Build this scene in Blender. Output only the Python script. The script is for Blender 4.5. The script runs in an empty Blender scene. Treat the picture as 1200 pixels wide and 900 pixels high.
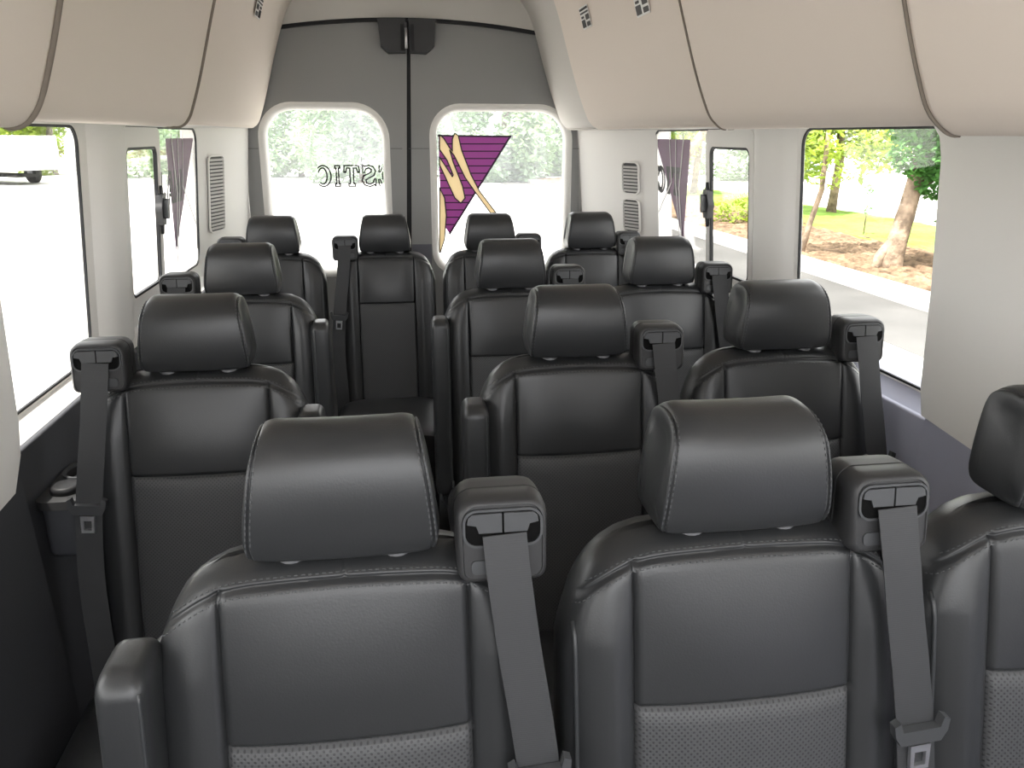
import bpy, bmesh, math, random
from mathutils import Vector, Matrix
from mathutils.bvhtree import BVHTree
random.seed(7)
S = bpy.context.scene
COL = S.collection
K = 1.45            # camera height above the cabin floor
GZ = K - 2.1        # ground level outside

# ------------------------------------------------------------ camera
cd = bpy.data.cameras.new('camera'); cam = bpy.data.objects.new('camera', cd); COL.objects.link(cam)
F, YAW, PIT, ROLL = 956.18, 0.149133, 0.29540, 0.00243
cd.sensor_width = 36; cd.lens = 36 * F / 1200; cd.clip_start = .02; cd.clip_end = 500
cy, sy, cp, sp = math.cos(YAW), math.sin(YAW), math.cos(PIT), math.sin(PIT)
fw = Vector((sy*cp, cy*cp, -sp)); rt = Vector((cy, -sy, 0)); up = rt.cross(fw)
r2 = rt*math.cos(ROLL) + up*math.sin(ROLL); u2 = -rt*math.sin(ROLL) + up*math.cos(ROLL)
cam.matrix_world = Matrix(((r2.x, u2.x, -fw.x, 0), (r2.y, u2.y, -fw.y, 0), (r2.z, u2.z, -fw.z, K), (0, 0, 0, 1)))
S.camera = cam

# ------------------------------------------------------------ light
w = bpy.data.worlds.new('world'); S.world = w; w.use_nodes = True
bg = w.node_tree.nodes['Background']; bg.inputs[0].default_value = (.98, .985, 1, 1); bg.inputs[1].default_value = 2.6
sd = bpy.data.lights.new('sun', 'SUN'); sun = bpy.data.objects.new('sun', sd); COL.objects.link(sun)
sd.energy = 7; sd.angle = math.radians(1.5); sd.color = (1, .96, .9)
sun.rotation_euler = Vector((.30, .18, -1)).to_track_quat('-Z', 'Y').to_euler()
S.view_settings.view_transform = 'Standard'; S.view_settings.look = 'None'; S.view_settings.gamma = 1
S.view_settings.use_curve_mapping = False; S.view_settings.exposure = 1.22
S.cycles.max_bounces = 8; S.cycles.diffuse_bounces = 5; S.cycles.transparent_max_bounces = 12
S.cycles.caustics_reflective = False; S.cycles.caustics_refractive = False

# ------------------------------------------------------------ materials
def mat(name, col, rough=.5, spec=.5, metal=0, bump=None, noise=None, sheen=0, coat=0):
    """bump=(scale, strength, distance); noise=(scale, amount) varies the thing's own colour"""
    m = bpy.data.materials.new(name); m.use_nodes = True
    nt = m.node_tree; b = nt.nodes['Principled BSDF']
    b.inputs['Base Color'].default_value = (*col, 1); b.inputs['Roughness'].default_value = rough
    b.inputs['Specular IOR Level'].default_value = spec; b.inputs['Metallic'].default_value = metal
    if sheen: b.inputs['Sheen Weight'].default_value = sheen
    if bump or noise:
        tc = nt.nodes.new('ShaderNodeTexCoord')
    if bump:
        n = nt.nodes.new('ShaderNodeTexNoise'); n.inputs['Scale'].default_value = bump[0]; n.inputs['Detail'].default_value = 3
        nt.links.new(tc.outputs['Object'], n.inputs['Vector'])
        bp = nt.nodes.new('ShaderNodeBump'); bp.inputs['Strength'].default_value = bump[1]; bp.inputs['Distance'].default_value = bump[2]
        nt.links.new(n.outputs['Fac'], bp.inputs['Height']); nt.links.new(bp.outputs['Normal'], b.inputs['Normal'])
    if noise:
        n = nt.nodes.new('ShaderNodeTexNoise'); n.inputs['Scale'].default_value = noise[0]; n.inputs['Detail'].default_value = 4
        nt.links.new(tc.outputs['Object'], n.inputs['Vector'])
        r = nt.nodes.new('ShaderNodeMapRange'); r.inputs['From Min'].default_value = .3; r.inputs['From Max'].default_value = .7
        r.inputs['To Min'].default_value = 1 - noise[1]; r.inputs['To Max'].default_value = 1 + noise[1]
        nt.links.new(n.outputs['Fac'], r.inputs['Value'])
        mx = nt.nodes.new('ShaderNodeVectorMath'); mx.operation = 'SCALE'; mx.inputs[0].default_value = col
        nt.links.new(r.outputs['Result'], mx.inputs['Scale']); nt.links.new(mx.outputs['Vector'], b.inputs['Base Color'])
    return m
M = {}
LC = (.0225, .0235, .0248)
M['leather'] = mat('charcoal leather', LC, .37, .5, bump=(420, .15, .0010))
M['leather_dark'] = mat('black leather', (.03, .032, .034), .42, .5, bump=(420, .2, .0012))
M['thread'] = mat('grey thread', (.06, .062, .064), .7)
M['plastic'] = mat('dark plastic', (.027, .027, .028), .48, .4, bump=(900, .15, .0006))
M['plastic_light'] = mat('dark grey flap plastic', (.052, .054, .057), .45, .4)
M['black'] = mat('black rubber', (.008, .008, .009), .55, .3)
M['webbing'] = mat('belt webbing', (.036, .037, .039), .6, .35)
M['steel'] = mat('brushed steel', (.8, .8, .82), .38, .5, metal=1)
M['post'] = mat('grey headrest post', (.32, .32, .33), .3, .5, metal=.6)
M['collar'] = mat('grey collar plastic', (.11, .11, .115), .4, .4)
M['cavity'] = mat('black slot', (.004, .004, .004), .9, .1)
M['trim_light'] = mat('light grey trim', (.80, .785, .75), .62, .3, bump=(500, .08, .0006))
M['bin'] = mat('warm cream headliner', (.78, .705, .635), .75, .2, bump=(350, .06, .0006))
M['ceil'] = mat('grey cream headliner', (.62, .60, .565), .8, .2, bump=(350, .06, .0006))
M['door'] = mat('grey door trim', (.29, .29, .285), .62, .3, bump=(500, .08, .0006))
M['door_low'] = mat('slate grey lower door trim', (.13, .13, .15), .6, .3)
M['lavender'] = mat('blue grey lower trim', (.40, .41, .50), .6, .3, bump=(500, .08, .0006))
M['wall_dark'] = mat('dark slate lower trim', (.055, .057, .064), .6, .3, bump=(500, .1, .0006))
M['floor'] = mat('dark cabin flooring', (.05, .05, .052), .7, .3, noise=(30, .2))
M['gap'] = mat('taupe seam shade', (.20, .17, .14), .9)  # painted shade for the gaps between overhead panels
M['vent'] = mat('dark vent slot', (.07, .07, .07), .8)
M['vent_rib'] = mat('vent grey', (.45, .44, .42), .6)
M['purple'] = mat('purple decal vinyl', (.42, .13, .38), .5)
M['purple_line'] = mat('dark plum decal line', (.03, .004, .03), .5)
M['cream'] = mat('cream decal vinyl', (.62, .54, .40), .5)
M['pale_stroke'] = mat('pale grey vinyl', (.62, .6, .6), .5)
M['white'] = mat('white paint', (.8, .8, .78), .35)
M['ink'] = mat('black vinyl letter', (.012, .012, .012), .5)
M['asphalt'] = mat('pale worn asphalt', (.085, .083, .08), .9, .2, noise=(.6, .25))
M['concrete'] = mat('bright concrete', (.46, .45, .43), .9, .2, noise=(1.5, .1))
M['mulch'] = mat('brown leaf mulch', (.17, .115, .075), .95, .1, bump=(12, 1, .05), noise=(5, .55))
M['grass'] = mat('lawn', (.19, .30, .06), .95, .1, bump=(20, 1, .03), noise=(1.2, .3))
M['bark'] = mat('grey brown bark', (.24, .18, .13), .9, .1, bump=(14, 1, .03), noise=(6, .5))
M['tyre'] = mat('tyre rubber', (.015, .015, .015), .8)
def leafmat(name, col):
    m = mat(name, col, .55, .3, noise=(1.3, .35)); nt = m.node_tree; b = nt.nodes['Principled BSDF']
    t = nt.nodes.new('ShaderNodeBsdfTranslucent'); t.inputs[0].default_value = (col[0]*1.3, col[1]*1.25, col[2]*.8, 1)
    mx = nt.nodes.new('ShaderNodeMixShader'); mx.inputs[0].default_value = .4
    nt.links.new(b.outputs[0], mx.inputs[1]); nt.links.new(t.outputs[0], mx.inputs[2])
    nt.links.new(mx.outputs[0], nt.nodes['Material Output'].inputs[0]); return m
M['leaf_light'] = leafmat('yellow green leaves', (.30, .40, .07))
M['leaf_mid'] = leafmat('fresh green leaves', (.09, .24, .06))
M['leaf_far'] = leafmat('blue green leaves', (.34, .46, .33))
def see_through(key, f):
    m = M[key]; nt = m.node_tree; b = nt.nodes['Principled BSDF']; t = nt.nodes.new('ShaderNodeBsdfTranslucent')
    t.inputs[0].default_value = [min(1, c*.9) for c in b.inputs['Base Color'].default_value[:3]] + [1]; mx = nt.nodes.new('ShaderNodeMixShader'); mx.inputs[0].default_value = f
    nt.links.new(b.outputs[0], mx.inputs[1]); nt.links.new(t.outputs[0], mx.inputs[2]); nt.links.new(mx.outputs[0], nt.nodes['Material Output'].inputs[0])
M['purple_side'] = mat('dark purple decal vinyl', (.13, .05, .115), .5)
see_through('purple', .5); see_through('cream', .85)
# window glass: thin clear pane with a faint mirror
g = bpy.data.materials.new('window glass'); g.use_nodes = True; nt = g.node_tree
for n in list(nt.nodes):
    if n.type != 'OUTPUT_MATERIAL': nt.nodes.remove(n)
tr = nt.nodes.new('ShaderNodeBsdfTransparent'); tr.inputs[0].default_value = (.94, .94, .93, 1)
gl = nt.nodes.new('ShaderNodeBsdfGlossy'); gl.inputs['Roughness'].default_value = .02
lw = nt.nodes.new('ShaderNodeLayerWeight'); lw.inputs['Blend'].default_value = .5
pw = nt.nodes.new('ShaderNodeMath'); pw.operation = 'POWER'; pw.inputs[1].default_value = 5; nt.links.new(lw.outputs['Facing'], pw.inputs[0])
ad = nt.nodes.new('ShaderNodeMath'); ad.operation = 'MULTIPLY_ADD'; ad.inputs[1].default_value = .8; ad.inputs[2].default_value = .03; nt.links.new(pw.outputs[0], ad.inputs[0])
mx = nt.nodes.new('ShaderNodeMixShader'); nt.links.new(ad.outputs[0], mx.inputs[0])
nt.links.new(tr.outputs[0], mx.inputs[1]); nt.links.new(gl.outputs[0], mx.inputs[2])
nt.links.new(mx.outputs[0], nt.nodes['Material Output'].inputs[0]); M['glass'] = g
g2 = g.copy(); g2.name = 'dusty rear glass'; nt = g2.node_tree; out_ = nt.nodes['Material Output']; src = out_.inputs[0].links[0].from_socket
tl = nt.nodes.new('ShaderNodeBsdfTranslucent'); tl.inputs[0].default_value = (.9, .92, .95, 1); m2 = nt.nodes.new('ShaderNodeMixShader'); m2.inputs[0].default_value = .06  # milky share paints the outdoor glare haze into the rear glass
nt.links.new(src, m2.inputs[1]); nt.links.new(tl.outputs[0], m2.inputs[2]); nt.links.new(m2.outputs[0], out_.inputs[0]); M['hazy'] = g2
# perforated leather: staggered dots in seat coordinates
pm = mat('perforated grey leather', (.078, .082, .086), .5, .4); nt = pm.node_tree; b = nt.nodes['Principled BSDF']
def mth(op, a, bb=None, c=None):
    n = nt.nodes.new('ShaderNodeMath'); n.operation = op
    for i, v in enumerate((a, bb, c)):
        if v is None: continue
        if isinstance(v, (int, float)): n.inputs[i].default_value = v
        else: nt.links.new(v, n.inputs[i])
    return n.outputs[0]
tc = nt.nodes.new('ShaderNodeTexCoord'); sx = nt.nodes.new('ShaderNodeSeparateXYZ'); nt.links.new(tc.outputs['Object'], sx.inputs[0])
P_ = .0075
def dots(ox):
    a = mth('SUBTRACT', mth('FRACT', mth('ADD', mth('DIVIDE', mth('ADD', sx.outputs['X'], 5.), P_), ox)), .5)
    c = mth('SUBTRACT', mth('FRACT', mth('ADD', mth('DIVIDE', sx.outputs['Z'], P_), ox)), .5)
    return mth('SQRT', mth('ADD', mth('MULTIPLY', a, a), mth('MULTIPLY', c, c)))
dmin = mth('MINIMUM', dots(0), dots(.5))
mr = nt.nodes.new('ShaderNodeMapRange'); mr.inputs['From Min'].default_value = .13; mr.inputs['From Max'].default_value = .24
mr.inputs['To Min'].default_value = 0; mr.inputs['To Max'].default_value = 1; nt.links.new(dmin, mr.inputs[0])
cmx = nt.nodes.new('ShaderNodeMix'); cmx.data_type = 'RGBA'; cmx.inputs[6].default_value = (.022, .023, .025, 1); cmx.inputs[7].default_value = (.052, .053, .055, 1)
nt.links.new(mr.outputs[0], cmx.inputs[0]); nt.links.new(cmx.outputs[2], b.inputs['Base Color'])
bp = nt.nodes.new('ShaderNodeBump'); bp.inputs['Strength'].default_value = .3; bp.inputs['Distance'].default_value = .001
nt.links.new(mr.outputs[0], bp.inputs['Height']); nt.links.new(bp.outputs[0], b.inputs['Normal'])
M['perf'] = pm
# webbing ribs
wm = M['webbing']; nt = wm.node_tree; b = nt.nodes['Principled BSDF']
tc = nt.nodes.new('ShaderNodeTexCoord'); wv = nt.nodes.new('ShaderNodeTexWave'); wv.bands_direction = 'Z'; wv.inputs['Scale'].default_value = 130
nt.links.new(tc.outputs['Object'], wv.inputs['Vector'])
bp = nt.nodes.new('ShaderNodeBump'); bp.inputs['Strength'].default_value = .25; bp.inputs['Distance'].default_value = .0004
nt.links.new(wv.outputs['Fac'], bp.inputs['Height']); nt.links.new(bp.outputs[0], b.inputs['Normal'])

# ------------------------------------------------------------ helpers
def link(name, me, m=None, parent=None, smooth=True):
    o = bpy.data.objects.new(name, me); COL.objects.link(o)
    if m is not None and not me.materials: me.materials.append(m)
    if parent: o.parent = parent
    if smooth:
        for p in me.polygons: p.use_smooth = True
    return o
def mesh(name, vs, fs, m, parent=None, smooth=True, auto=None):
    me = bpy.data.meshes.new(name); me.from_pydata([tuple(v) for v in vs], [], fs); me.update()
    bm = bmesh.new(); bm.from_mesh(me); bmesh.ops.recalc_face_normals(bm, faces=bm.faces); bm.to_mesh(me); bm.free()
    o = link(name, me, m, parent, smooth)
    if auto: me.set_sharp_from_angle(angle=math.radians(auto))
    return o
def frombm(name, bm, m, parent=None, smooth=False, auto=None, bevel=0, seg=3):
    bmesh.ops.recalc_face_normals(bm, faces=bm.faces)
    me = bpy.data.meshes.new(name); bm.to_mesh(me); bm.free()
    o = link(name, me, m, parent, smooth or bool(auto) or bool(bevel))
    if auto or bevel: me.set_sharp_from_angle(angle=math.radians(auto or 40))
    if bevel:
        md = o.modifiers.new('bevel', 'BEVEL'); md.width = bevel; md.segments = seg; md.limit_method = 'ANGLE'; md.angle_limit = .6
        me.set_sharp_from_angle(angle=math.radians(180))
        md.harden_normals = False
    return o
def bxb(bm, x0, x1, y0, y1, z0, z1):
    v = [bm.verts.new((x, y, z)) for x in (x0, x1) for y in (y0, y1) for z in (z0, z1)]
    for f in ((0,1,3,2),(4,6,7,5),(0,4,5,1),(2,3,7,6),(0,2,6,4),(1,5,7,3)): bm.faces.new([v[i] for i in f])
def box(name, x0, x1, y0, y1, z0, z1, m, parent=None, bevel=.003):
    bm = bmesh.new(); bxb(bm, x0, x1, y0, y1, z0, z1); return frombm(name, bm, m, parent, bevel=bevel)
def tube_pts(vs, fs, pts, rad, n=8, caps=True):
    pts = [Vector(p) for p in pts]; base = len(vs); up = Vector((0, 0, 1))
    for i, p in enumerate(pts):
        t = (pts[min(i+1, len(pts)-1)] - pts[max(i-1, 0)]).normalized()
        a = t.cross(up)
        if a.length < 1e-3: a = t.cross(Vector((1, 0, 0)))
        a.normalize(); b_ = t.cross(a)
        r = rad[i] if isinstance(rad, (list, tuple)) else rad
        for k in range(n):
            q = 2*math.pi*k/n; vs.append(p + a*math.cos(q)*r + b_*math.sin(q)*r)
    for i in range(len(pts)-1):
        for k in range(n):
            fs.append((base+i*n+k, base+i*n+(k+1) % n, base+(i+1)*n+(k+1) % n, base+(i+1)*n+k))
    if caps:
        fs.append(tuple(base+k for k in range(n))); fs.append(tuple(base+(len(pts)-1)*n+k for k in range(n)))
def tube(name, pts, rad, m, parent=None, n=10):
    vs, fs = [], []; tube_pts(vs, fs, pts, rad, n); return mesh(name, vs, fs, m, parent)
def rrect(x0, x1, z0, z1, r, n=8, rs=None):
    """rounded rectangle, counter-clockwise; rs = radii for (br, tr, tl, bl)"""
    rs = rs or (r, r, r, r); out = []
    for (cx, cz, a0, rr) in ((x1-rs[0], z0+rs[0], -90, rs[0]), (x1-rs[1], z1-rs[1], 0, rs[1]), (x0+rs[2], z1-rs[2], 90, rs[2]), (x0+rs[3], z0+rs[3], 180, rs[3])):
        for k in range(n+1):
            a = math.radians(a0 + 90*k/n); out.append((cx+rr*math.cos(a), cz+rr*math.sin(a)))
    return out
def plate(name, outer, holes, fn, m, parent=None, depth=.03, bevel=0):
    """flat outline with holes filled and extruded; fn(u, v, d) -> world point, d in 0..1 through the thickness"""
    bm = bmesh.new(); edges = []; loops = []
    for lp in [outer] + list(holes):
        vv = [bm.verts.new((u, v, 0)) for u, v in lp]; loops.append(vv)
        for i in range(len(vv)): edges.append(bm.edges.new((vv[i], vv[(i+1) % len(vv)])))
    r = bmesh.ops.triangle_fill(bm, use_beauty=True, use_dissolve=False, edges=edges)
    fs = [f for f in r['geom'] if isinstance(f, bmesh.types.BMFace)]
    ex = bmesh.ops.extrude_face_region(bm, geom=fs)
    for v in [g_ for g_ in ex['geom'] if isinstance(g_, bmesh.types.BMVert)]: v.co.z = 1
    if fs[0].is_valid is False: pass
    for v in bm.verts: v.co = Vector(fn(v.co.x, v.co.y, v.co.z))
    return frombm(name, bm, m, parent, auto=35, smooth=True)
def ring(name, inner, wid, fn, m, parent=None):
    """a frame strip of width wid around a closed outline"""
    n = len(inner); c = Vector((sum(p[0] for p in inner)/n, sum(p[1] for p in inner)/n)); vs = []; fs = []
    for i, p in enumerate(inner):
        a, b_ = Vector(inner[i-1]), Vector(inner[(i+1) % n]); t = (b_-a).normalized(); nn = Vector((t.y, -t.x))
        q = Vector(p) + nn*wid
        for (s, d) in ((p, 0), (q, 0), (q, 1), (p, 1)): vs.append(fn(s[0], s[1], d))
    for i in range(n):
        j = (i+1) % n
        for k in range(4): fs.append((i*4+k, i*4+(k+1) % 4, j*4+(k+1) % 4, j*4+k))
    return mesh(name, vs, fs, m, parent, auto=40)
def flat(name, polys, fn, m, parent=None):
    """several flat outlines (each (points)) as one thin sheet with real thickness"""
    bm = bmesh.new()
    for lp in polys:
        vv = [bm.verts.new((u, v, 0)) for u, v in lp]; es = [bm.edges.new((vv[i], vv[(i+1) % len(vv)])) for i in range(len(vv))]
        r = bmesh.ops.triangle_fill(bm, use_beauty=True, edges=es)
        fs = [f for f in r['geom'] if isinstance(f, bmesh.types.BMFace)]
        ex = bmesh.ops.extrude_face_region(bm, geom=fs)
        for v in [g_ for g_ in ex['geom'] if isinstance(g_, bmesh.types.BMVert)]: v.co.z = 1
    for v in bm.verts: v.co = Vector(fn(v.co.x, v.co.y, v.co.z))
    return frombm(name, bm, m, parent)
def lineband(pts, wd, closed=False):
    """a polyline turned into quads of width wd"""
    out = []; n = len(pts)
    for i in range(n if closed else n-1):
        a, b_ = Vector(pts[i]), Vector(pts[(i+1) % n])
        if (b_-a).length < 1e-6: continue
        t = (b_-a).normalized(); nn = Vector((-t.y, t.x))*wd/2; a = a - t*wd*.4; b_ = b_ + t*wd*.4
        out.append([tuple(a-nn), tuple(b_-nn), tuple(b_+nn), tuple(a+nn)])
    return out
def struct(o): o['kind'] = 'structure'; return o
def tag(o, label, cat, group=None):
    o['label'] = label; o['category'] = cat
    if group: o['group'] = group
    return o
def empty(name, loc=(0, 0, 0)):
    o = bpy.data.objects.new(name, None); COL.objects.link(o); o.location = loc; o.empty_display_size = .1; return o

# ------------------------------------------------------------ van shell
CX = .20
def wallx(side, z):            # inner face of the side wall
    t = (z - (K-.55)) / .6
    return (-.765 + .045*t) if side < 0 else (1.175 - .045*t)
def wfn(side, off=0., th=.011):
    return lambda u, v, d: (wallx(side, v) + side*(off + th*d), u, v)
struct(box('floor', -.86, 1.26, -1.3, 4.12, -.06, 0, M['floor'], bevel=0))
W1 = {-1: rrect(1.45, 2.17, K-.55, K+.022, .07, rs=(.07, .05, .14, .09)), 1: rrect(1.46, 2.20, K-.55, K+.022, .07, rs=(.07, .05, .10, .05))}
W2 = {-1: rrect(2.50, 3.47, K-.50, K+.024, .06), 1: rrect(2.50, 3.50, K-.50, K+.024, .06)}
W0 = rrect(-.75, 1.05, K-.45, K+.0, .1)
wi = 1
for side, nm in ((-1, 'left'), (1, 'right')):
    outer = [(-1.3, K-.60), (3.56, K-.60), (3.56, K+.12), (-1.3, K+.12)]
    struct(plate('wall_'+nm, outer, [W0, W1[side], W2[side]], wfn(side), M['trim_light']))
    for h, big in ((W1[side], 0), (W2[side], 1), (W0, 0)):
        wnd = struct(plate('window_%d' % wi, [(u, v) for u, v in h], [], wfn(side, .0075, .003), M['glass'])); wi += 1
        ring('rubber_seal', h, -.006, wfn(side, .001, .006), M['black'], wnd)
        if big:
            # inner frame of the sliding front half, divider and latch
            fo = rrect(2.50, 2.90, K-.50, K+.022, .03); fi = rrect(2.53, 2.865, K-.47, K-.035, .03)
            fr_ = plate('sliding_frame', fo, [fi], wfn(side, -.003, .012), M['trim_light'], wnd)
            ring('frame_seal', rrect(2.53, 2.865, K-.47, K-.035, .03), -.008, wfn(side, -.002, .011), M['black'], wnd)
            yl = 2.875
            ov = [(yl + .030*math.cos(a)*(1+.10*math.cos(6*a)), K-.235 + .052*math.sin(a)*(1+.10*math.cos(6*a))) for a in [2*math.pi*k/48 for k in range(48)]]
            lt = plate('window_latch', ov, [], wfn(side, -.016, .022), M['plastic'], wnd)
            plate('latch_lever', rrect(yl-.012, yl+.012, K-.265, K-.20, .01), [], wfn(side, -.030, .015), M['plastic_light'], lt)
            plate('latch_grip', [(yl-.010, K-.285), (yl+.010, K-.285), (yl+.004, K-.315), (yl-.004, K-.315)], [], wfn(side, -.012, .012), M['black'], lt)
            plate('latch_tip', [(yl-.004, K-.158), (yl+.004, K-.158), (yl+.010, K-.185), (yl-.010, K-.185)], [], wfn(side, -.012, .012), M['black'], lt)
            # outside graphic: purple pennant with pale strokes, and outline letters
            F_ = wfn(side, .0072, .0012); y0 = 3.02 if side < 0 else 3.08
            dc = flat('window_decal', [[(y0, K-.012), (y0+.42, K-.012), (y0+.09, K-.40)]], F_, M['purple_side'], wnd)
            flat('decal_stroke', lineband([(y0+.07, K+.0), (y0+.13, K-.2), (y0+.10, K-.44)], .011) + lineband([(y0+.16, K+.0), (y0+.17, K-.18), (y0+.12, K-.42)], .008) + lineband([(y0+.24, K+.01), (y0+.22, K-.18), (y0+.42, K-.34)], .007), wfn(side, .0055, .0012), M['pale_stroke'], dc)
    # lower wall with sill ledge
    prof = [(wallx(side, K-.60) + side*.0, K-.55), (wallx(side, K-.6) - side*.012, K-.565), (wallx(side, K-.6) - side*.04, K-.585), (wallx(side, K-.6)-side*.046, K-.61)]
    vs = []; fs = []; ys = (-1.3, 4.0)
    for y in ys:
        for p in prof: vs.append((p[0], y, p[1]))
        vs.append((prof[-1][0] + side*.12, y, K-.62)); vs.append((prof[0][0] + side*.06, y, K-.55))
    n = len(prof)+2
    for k in range(n): fs.append((k, (k+1) % n, n+(k+1) % n, n+k))
    fs += [tuple(range(n)), tuple(range(n, 2*n))]
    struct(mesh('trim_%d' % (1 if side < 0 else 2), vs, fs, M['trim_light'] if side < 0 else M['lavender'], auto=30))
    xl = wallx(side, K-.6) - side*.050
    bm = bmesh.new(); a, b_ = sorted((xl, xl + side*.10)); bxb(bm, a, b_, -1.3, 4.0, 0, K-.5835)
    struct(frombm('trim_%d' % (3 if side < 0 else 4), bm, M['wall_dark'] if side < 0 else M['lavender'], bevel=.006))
    # front pillar trim beside the first window
    if side < 0: o = [(.92, K-.625), (1.40, K-.625), (1.47, K-.62), (1.505, K-.56), (1.51, K-.50), (1.53, K-.25), (1.56, K-.06), (1.60, K+.0), (1.70, K+.035), (.92, K+.06)]
    else: o = [(.80, K-.575), (1.20, K-.578), (1.30, K-.578), (1.475, K-.560), (1.485, K-.50), (1.50, K-.3), (1.53, K-.04), (1.54, K+.0), (1.58, K+.04), (.80, K+.06)]
    def bp_(u, v, d, s=side):
        q = max(0, min(1, (K-.05-v)/.45)); return (wallx(s, v) - s*((.050+.035*q)*(1-d)), u, v)
    struct(plate('trim_%d' % (5 if side < 0 else 6), o, [], bp_, M['trim_light']))
    ylo = 1.50 if side < 0 else 1.47
    def bl_(u, v, d, s=side): return (wallx(s, K-.56) - s*(.078*(1-d)), u, v)
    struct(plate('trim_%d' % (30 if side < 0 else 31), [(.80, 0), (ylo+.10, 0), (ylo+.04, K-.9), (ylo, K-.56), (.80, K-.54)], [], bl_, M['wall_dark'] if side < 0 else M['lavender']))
    # pillar between the windows: a soft rounded cover
    vs = []; fs = []; N = 12; zz = [K-.56, K+.06]
    for z in zz:
        for k in range(N+1):
            t = k/N; y = 2.22 + .27*t; e = 1-abs(2*t-1)**4
            vs.append((wallx(side, z) - side*.03*e, y, z))
    for k in range(N): fs.append((k, k+1, N+2+k, N+1+k))
    struct(mesh('trim_%d' % (7 if side < 0 else 8), vs, fs, M['trim_light']))
    # angled rear pillar with louvred vent
    xa, xb_ = wallx(side, K-.3), (-.635 if side < 0 else .945)
    def pf(u, v, d, xa=xa, xb_=xb_, side=side):
        t = (u-3.48)/.5; lean = wallx(side, v)-wallx(side, K-.3)
        # gentle step towards the door
        return (xa + (xb_-xa)*t + lean + side*.06*d, u, v)
    struct(plate('trim_%d' % (9 if side < 0 else 10), [(3.47, K-.56), (3.99, K-.56), (3.99, K+.1), (3.47, K+.1)], [], pf, M['trim_light']))
    struct(plate('trim_%d' % (11 if side < 0 else 12), [(3.47, 0), (3.99, 0), (3.99, K-.56), (3.47, K-.56)], [], pf, M['lavender']))
    v0, v1 = (3.56, 3.70) if side < 0 else (3.58, 3.68)
    grp = [(K-.385, K-.085)] if side < 0 else [(K-.245, K-.115), (K-.415, K-.275)]
    vt = empty('air_vent', pf(v0, K-.4, 0)); tag(vt, 'grey louvred air vent on the rear pillar beside the left rear door' if side < 0 else 'two-part louvred air vent on the rear pillar beside the right rear door', 'vent')
    inv = Vector(vt.location)
    for (a0, a1) in grp:
        off = lambda u, v, d, p=pf: tuple(Vector(p(u, v, 0)) - inv - Vector((side*.004*d, 0, 0)))
        plate('vent_recess', rrect(v0, v1, a0, a1, .02), [], off, M['vent'], vt)
        off2 = lambda u, v, d, p=pf: tuple(Vector(p(u, v, 0)) - inv - Vector((side*(.004+.006*d), 0, 0)))
        nl = int((a1-a0-.008)/.0145)
        flat('vent_louvre', [[(v0+.004, a0+.0065+i*.0145), (v1-.004, a0+.0065+i*.0145), (v1-.004, a0+.0155+i*.0145), (v0+.004, a0+.0155+i*.0145)] for i in range(nl)], off2, M['vent_rib'], vt)
        ring('vent_rim', rrect(v0, v1, a0, a1, .02), .006, off2, M['trim_light'], vt)

# ceiling and overhead panels: one cross-section drawn along the cabin
PL = [(-.735, .028), (-.60, .030), (-.578, .038), (-.562, .055), (-.549, .085), (-.52, .17), (-.47, .34), (-.43, .46), (-.39, .55), (-.33, .61), (-.2, .64), (.0, .655), (.135, .66)]
PR = [(1.135, .024), (.885, .026), (.865, .034), (.845, .05), (.826, .08), (.79, .17), (.745, .31), (.70, .46), (.66, .55), (.60, .61), (.47, .64), (.27, .655), (.135, .66)]
def smooth_path(p, n=6):
    out = []
    for i in range(len(p)-1):
        p0, p1, p2, p3 = p[max(i-1, 0)], p[i], p[i+1], p[min(i+2, len(p)-1)]
        for k in range(n):
            t = k/n
            out.append(tuple(.5*((2*b_) + (-a+c)*t + (2*a-5*b_+4*c-d)*t*t + (-a+3*b_-3*c+d)*t**3) for a, b_, c, d in zip(p0, p1, p2, p3)))
    return out + [p[-1]]
full = smooth_path(PL) + smooth_path(PR)[::-1][1:]
outerp = [(1.20, .03), (1.17, .50), (1.02, .74), (.135, .82), (-.62, .74), (-.77, .50), (-.80, .03)]
full = full + outerp
vs = []; fs = []; n = len(full)
for y in (-.55, 4.0):
    for x, z in full: vs.append((x, y, K+z))
for k in range(n): fs.append((k, (k+1) % n, n+(k+1) % n, n+k))
fs += [tuple(range(n)), tuple(range(n, 2*n))]
ceil = struct(mesh('ceiling', vs, fs, M['ceil'], auto=40))
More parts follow.
